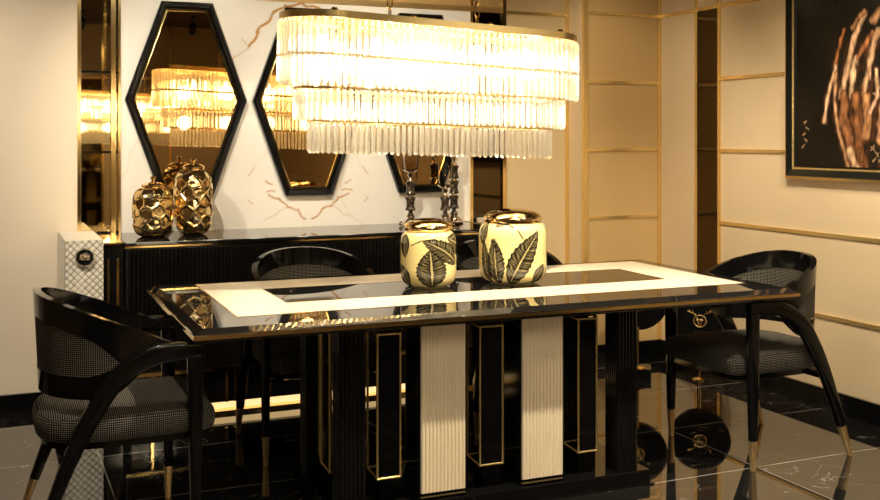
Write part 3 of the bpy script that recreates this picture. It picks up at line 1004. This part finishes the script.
def px2yz(px, py, X=RX - .012):
    u = (px - 440) / F_PX; v_ = (137 - py) / F_PX
    dx = math.sin(YAW) + u * math.cos(YAW); dy = math.cos(YAW) - u * math.sin(YAW)
    k_ = X / dx
    return (dy * k_, 1.4 + v_ * k_)
def canvas():
    y0, y1, z0, z1 = PYL - .07, PYR + .07, PZB + .07, PZT - .07
    NY, NZ = 290, 300
    # brush strokes given as where they lie on the canvas: x from left in m, z above the bottom in m, radius, tone
    S = [  # fingers and wrist: polyline of canvas points with half-widths and tones
        ([(826, 122), (831, 90), (837, 70), (838, 62)], 3.0, (.62, .36, .19)),
        ([(838, 62), (843, 40), (846, 30)], 2.6, (.30, .10, .03)),
        ([(842, 98), (849, 72), (853, 50), (862, 22), (866, 14)], 4.6, (.58, .33, .17)),
        ([(855, 28), (862, 16), (866, 12)], 3.6, (.40, .18, .07)),
        ([(853, 96), (856, 68), (858, 58)], 4.4, (.66, .40, .21)),
        ([(866, 94), (872, 62), (876, 40), (880, 30)], 4.6, (.58, .32, .16)),
        ([(860, 58), (870, 40), (874, 32)], 3.6, (.30, .11, .04)),
        ([(876, 20), (882, 10), (890, 6)], 6, (.45, .22, .10)),
        ([(838, 74), (836, 100), (840, 130), (846, 150), (850, 166)], 3.0, (.50, .25, .11)),
        ([(846, 96), (846, 120), (852, 142), (856, 166)], 7.5, (.26, .10, .035)),
        ([(858, 96), (860, 125), (862, 150), (864, 166)], 8, (.20, .075, .025)),
        ([(868, 96), (870, 115), (868, 135)], 6, (.36, .16, .06)),
        ([(878, 70), (880, 95), (872, 112)], 3.2, (.58, .34, .18)),
        ([(852, 150), (858, 168)], 5, (.60, .36, .19)),
        ([(862, 150), (864, 160)], 4, (.16, .06, .02)),
        ([(900, 20), (893, 60), (886, 100), (882, 140)], 6, (.42, .2, .09)),
        ([(906, 40), (900, 90), (892, 140), (888, 168)], 6, (.55, .32, .17)),
    ]
    segs = []
    for pts, w_, c in S:
        q = [px2yz(*p) for p in pts]
        segs.append((q, w_ * .0043 * 1.12, c))
    marks = []
    for (pxa, pya) in [(807, 122), (809, 128), (806, 134), (808, 140), (805, 146), (879, 78), (880, 86), (877, 94), (875, 148), (879, 154), (876, 160), (882, 160)]:
        y, z = px2yz(pxa, pya)
        marks.append([(y + .012 * math.sin(k_ * 2.1 + pxa), z + .012 * math.cos(k_ * 2.7 + pya)) for k_ in range(4)])
    from mathutils import noise as ns
    verts = []; cols = []
    for j in range(NZ + 1):
        for i in range(NY + 1):
            y = y0 + (y1 - y0) * i / NY; z = z0 + (z1 - z0) * j / NZ
            verts.append((-.014, y - pcy, z - pcz))
            n1 = ns.noise(Vector((y * 3, z * 3, 0))); n2 = ns.noise(Vector((y * 40, z * 16, 3)))
            c = Vector((.012, .008, .004)) * (1 + .7 * n1)
            if z > 2.0 + .1 * n1: c = c + Vector((.05, .045, .035)) * max(0, min(1, (z - 2.0) * 4)) * max(0, .4 + n1 + .3 * n2)
            for q, w_, cc in segs:
                xs = [p[0] for p in q]; zs_ = [p[1] for p in q]
                if y < min(xs) - .05 or y > max(xs) + .05 or z < min(zs_) - .05 or z > max(zs_) + .05: continue
                best = 9; 
                for (ay, az), (by, bz) in zip(q, q[1:]):
                    d = Vector((by - ay, bz - az)); tt = max(0, min(1, ((y - ay) * d.x + (z - az) * d.y) / d.length_squared))
                    dd = math.hypot(y - ay - d.x * tt, z - az - d.y * tt)
                    best = min(best, dd)
                e = best / (w_ * (1 + .45 * n2 + .25 * ns.noise(Vector((y * 22, z * 30, 5)))))
                if 1 <= e < 2.0 and z < 1.9:
                    g_ = (2.0 - e) * (.5 + n2) * .8
                    if g_ > 0: c = c * (1 - min(1, g_)) + Vector((.085, .028, .010)) * min(1, g_)
                if e < 1:
                    a_ = min(1, (1 - e) * 3.5)
                    n3 = ns.noise(Vector((y * 90, z * 26, 8)))
                    k_ = .18 + 1.5 * (1 - e) * (.75 + 1.0 * n2) + .55 * n3
                    c = c * (1 - a_) + Vector(cc) * max(.04, k_) * a_
            for q in marks:
                if abs(y - q[0][0]) > .03 or abs(z - q[0][1]) > .03: continue
                for (ay, az), (by, bz) in zip(q, q[1:]):
                    d = Vector((by - ay, bz - az)); tt = max(0, min(1, ((y - ay) * d.x + (z - az) * d.y) / max(1e-9, d.length_squared)))
                    if math.hypot(y - ay - d.x * tt, z - az - d.y * tt) < .0028: c = Vector((.34, .20, .10))
            cols += [max(0, c[0]), max(0, c[1]), max(0, c[2]), 1]
    mb = MB(); mb.v = verts
    for j in range(NZ):
        for i in range(NY):
            a = j * (NY + 1) + i
            mb.f.append((a, a + 1, a + NY + 2, a + NY + 1))
    nb = len(mb.v)
    mb.box(-.0135, -.002, y1 - pcy, y0 - pcy, z0 - pcz, z1 - pcz)
    o = mb.build('canvas', M['canvas'], pt_, recalc=False)
    at = o.data.attributes.new('paint', 'FLOAT_COLOR', 'POINT')
    at.data.foreach_set('color', cols + [.01, .008, .006, 1] * 8)
canvas()

# ------------------------------------------------------------------ round black emblem stands behind the table
def emblem_stand(cx, cy, zc, R, label, box_h):
    t = thing('display_stand', label, 'display stand', (cx, cy, 0), math.atan2(-cx, cy) , 'round black emblem stands')
    # local -y faces the viewer
    if box_h: MB().box(-.10, .075, -.07, .07, 0, box_h).build('base_block', M['black'], t, bevel=.003)
    MB().lathe([(.001, box_h), (.042, box_h), (.042, box_h + .006), (.012, box_h + .014), (.001, box_h + .014)], 28, 0, -.05 if box_h else 0).build('base_disc', M['gold'], t, smooth=40)
    yp = -.05 if box_h else 0
    MB().tube([(0, yp, box_h + .010), (0, yp, zc - R + .02)], .007, 12).build('pole', M['gold'], t, smooth=60)
    q = MB().lathe([(.001, -.035), (R - .012, -.035), (R, -.025), (R, .02), (R - .01, .03), (.001, .032)], 64)
    q.v = [(a, c, b + zc) for a, b, c in q.v]
    d = q.build('disc', M['black'], t, smooth=30)
    q = MB().tube([(R * math.cos(2 * PI * k_ / 64), -.026, zc + R * math.sin(2 * PI * k_ / 64)) for k_ in range(64)], .0022, 6, closed=True)
    q.build('fine_edge', M['silver'], d, smooth=60)
    q = MB().tube([(.034 * math.cos(2 * PI * k_ / 32), -.037, zc + .034 * math.sin(2 * PI * k_ / 32)) for k_ in range(32)], .006, 8, closed=True)
    for a, b in (((-.018, .024), (-.006, -.024)), ((.018, .024), (.006, -.024)), ((-.02, .006), (.02, .006)), ((0, .02), (0, -.02))):
        q.tube([(a[0], -.037, zc + a[1]), (b[0], -.037, zc + b[1])], .0042, 6)
    for s in (-1, 1):
        q.tube([(s * .020, -.037, zc + .030), (s * .032, -.037, zc + .044), (s * .052, -.037, zc + .050), (s * .060, -.037, zc + .066)], .003, 6)
        q.tube([(s * .040, -.037, zc + .047), (s * .040, -.037, zc + .066)], .0026, 6)
        q.tube([(s * .050, -.037, zc + .050), (s * .070, -.037, zc + .056)], .0026, 6)
    q.build('gold_emblem', M['gold'], d, smooth=60)
    q = MB()
    for k_ in range(7):
        q.box(-.036 + k_ * .0105, -.029 + k_ * .0105, -.0375, -.0345, zc - .062, zc - .055)
    q.build('gold_lettering', M['gold'], d)
emblem_stand(3.515, 5.17, .445, .170, 'round black disc stand with gold emblem, between table base and wall corner', .055)
emblem_stand(3.79, 4.95, .342, .172, 'round black disc stand with gold emblem, behind the right-hand chair', 0)

# ------------------------------------------------------------------ ceiling track spots (the lamps that light the room)
def spot(x, y, tgt, watts, cone, blend, i):
    p = Vector((x, y, CEIL - .16)); d = (Vector(tgt) - p).normalized()
    names = ['over the sideboard', 'over the candle holders', 'beside the plain left wall', 'in front of the table', 'before the right chair', 'over the left chair', 'beside the painting', 'near the wall corner', 'seen in the left mirror', 'at the shop end']
    t = thing('ceiling_spotlight', 'black cylindrical ceiling spotlight ' + names[i], 'spotlight', (x, y, CEIL), 0, 'black ceiling spotlights')
    MB().box(-.02, .02, -.09, .09, -.03, 0).build('track_adapter', M['dark'], t)
    MB().tube([(0, 0, -.03), (0, 0, -.12)], .008, 8).build('stem', M['dark'], t)
    q = MB().lathe([(.001, .07), (.038, .07), (.042, .06), (.042, -.06), (.037, -.06), (.035, -.045), (.001, -.045)], 28)
    rot = d.to_track_quat('-Z', 'Y').to_matrix()
    q.v = [tuple(rot @ Vector(v_) + Vector((0, 0, -.16))) for v_ in q.v]
    h = q.build('housing', M['dark'], t, smooth=40)
    q = MB().lathe([(.001, -.047), (.034, -.047), (.034, -.050), (.001, -.052)], 24)
    q.v = [tuple(rot @ Vector(v_) + Vector((0, 0, -.16))) for v_ in q.v]
    q.build('lens', M['lens'], h, smooth=40)
    L = bpy.data.lights.new('spot_beam', 'SPOT'); L.energy = watts; L.color = WARM; L.spot_size = math.radians(cone); L.spot_blend = blend; L.shadow_soft_size = .02
    o = bpy.data.objects.new('spot_beam', L); COL.objects.link(o); o.parent = t
    o.location = Vector((0, 0, -.16)) + d * .07
    o.rotation_euler = d.to_track_quat('-Z', 'Y').to_euler()
for i, s in enumerate(SPOTS): spot(*s, i)
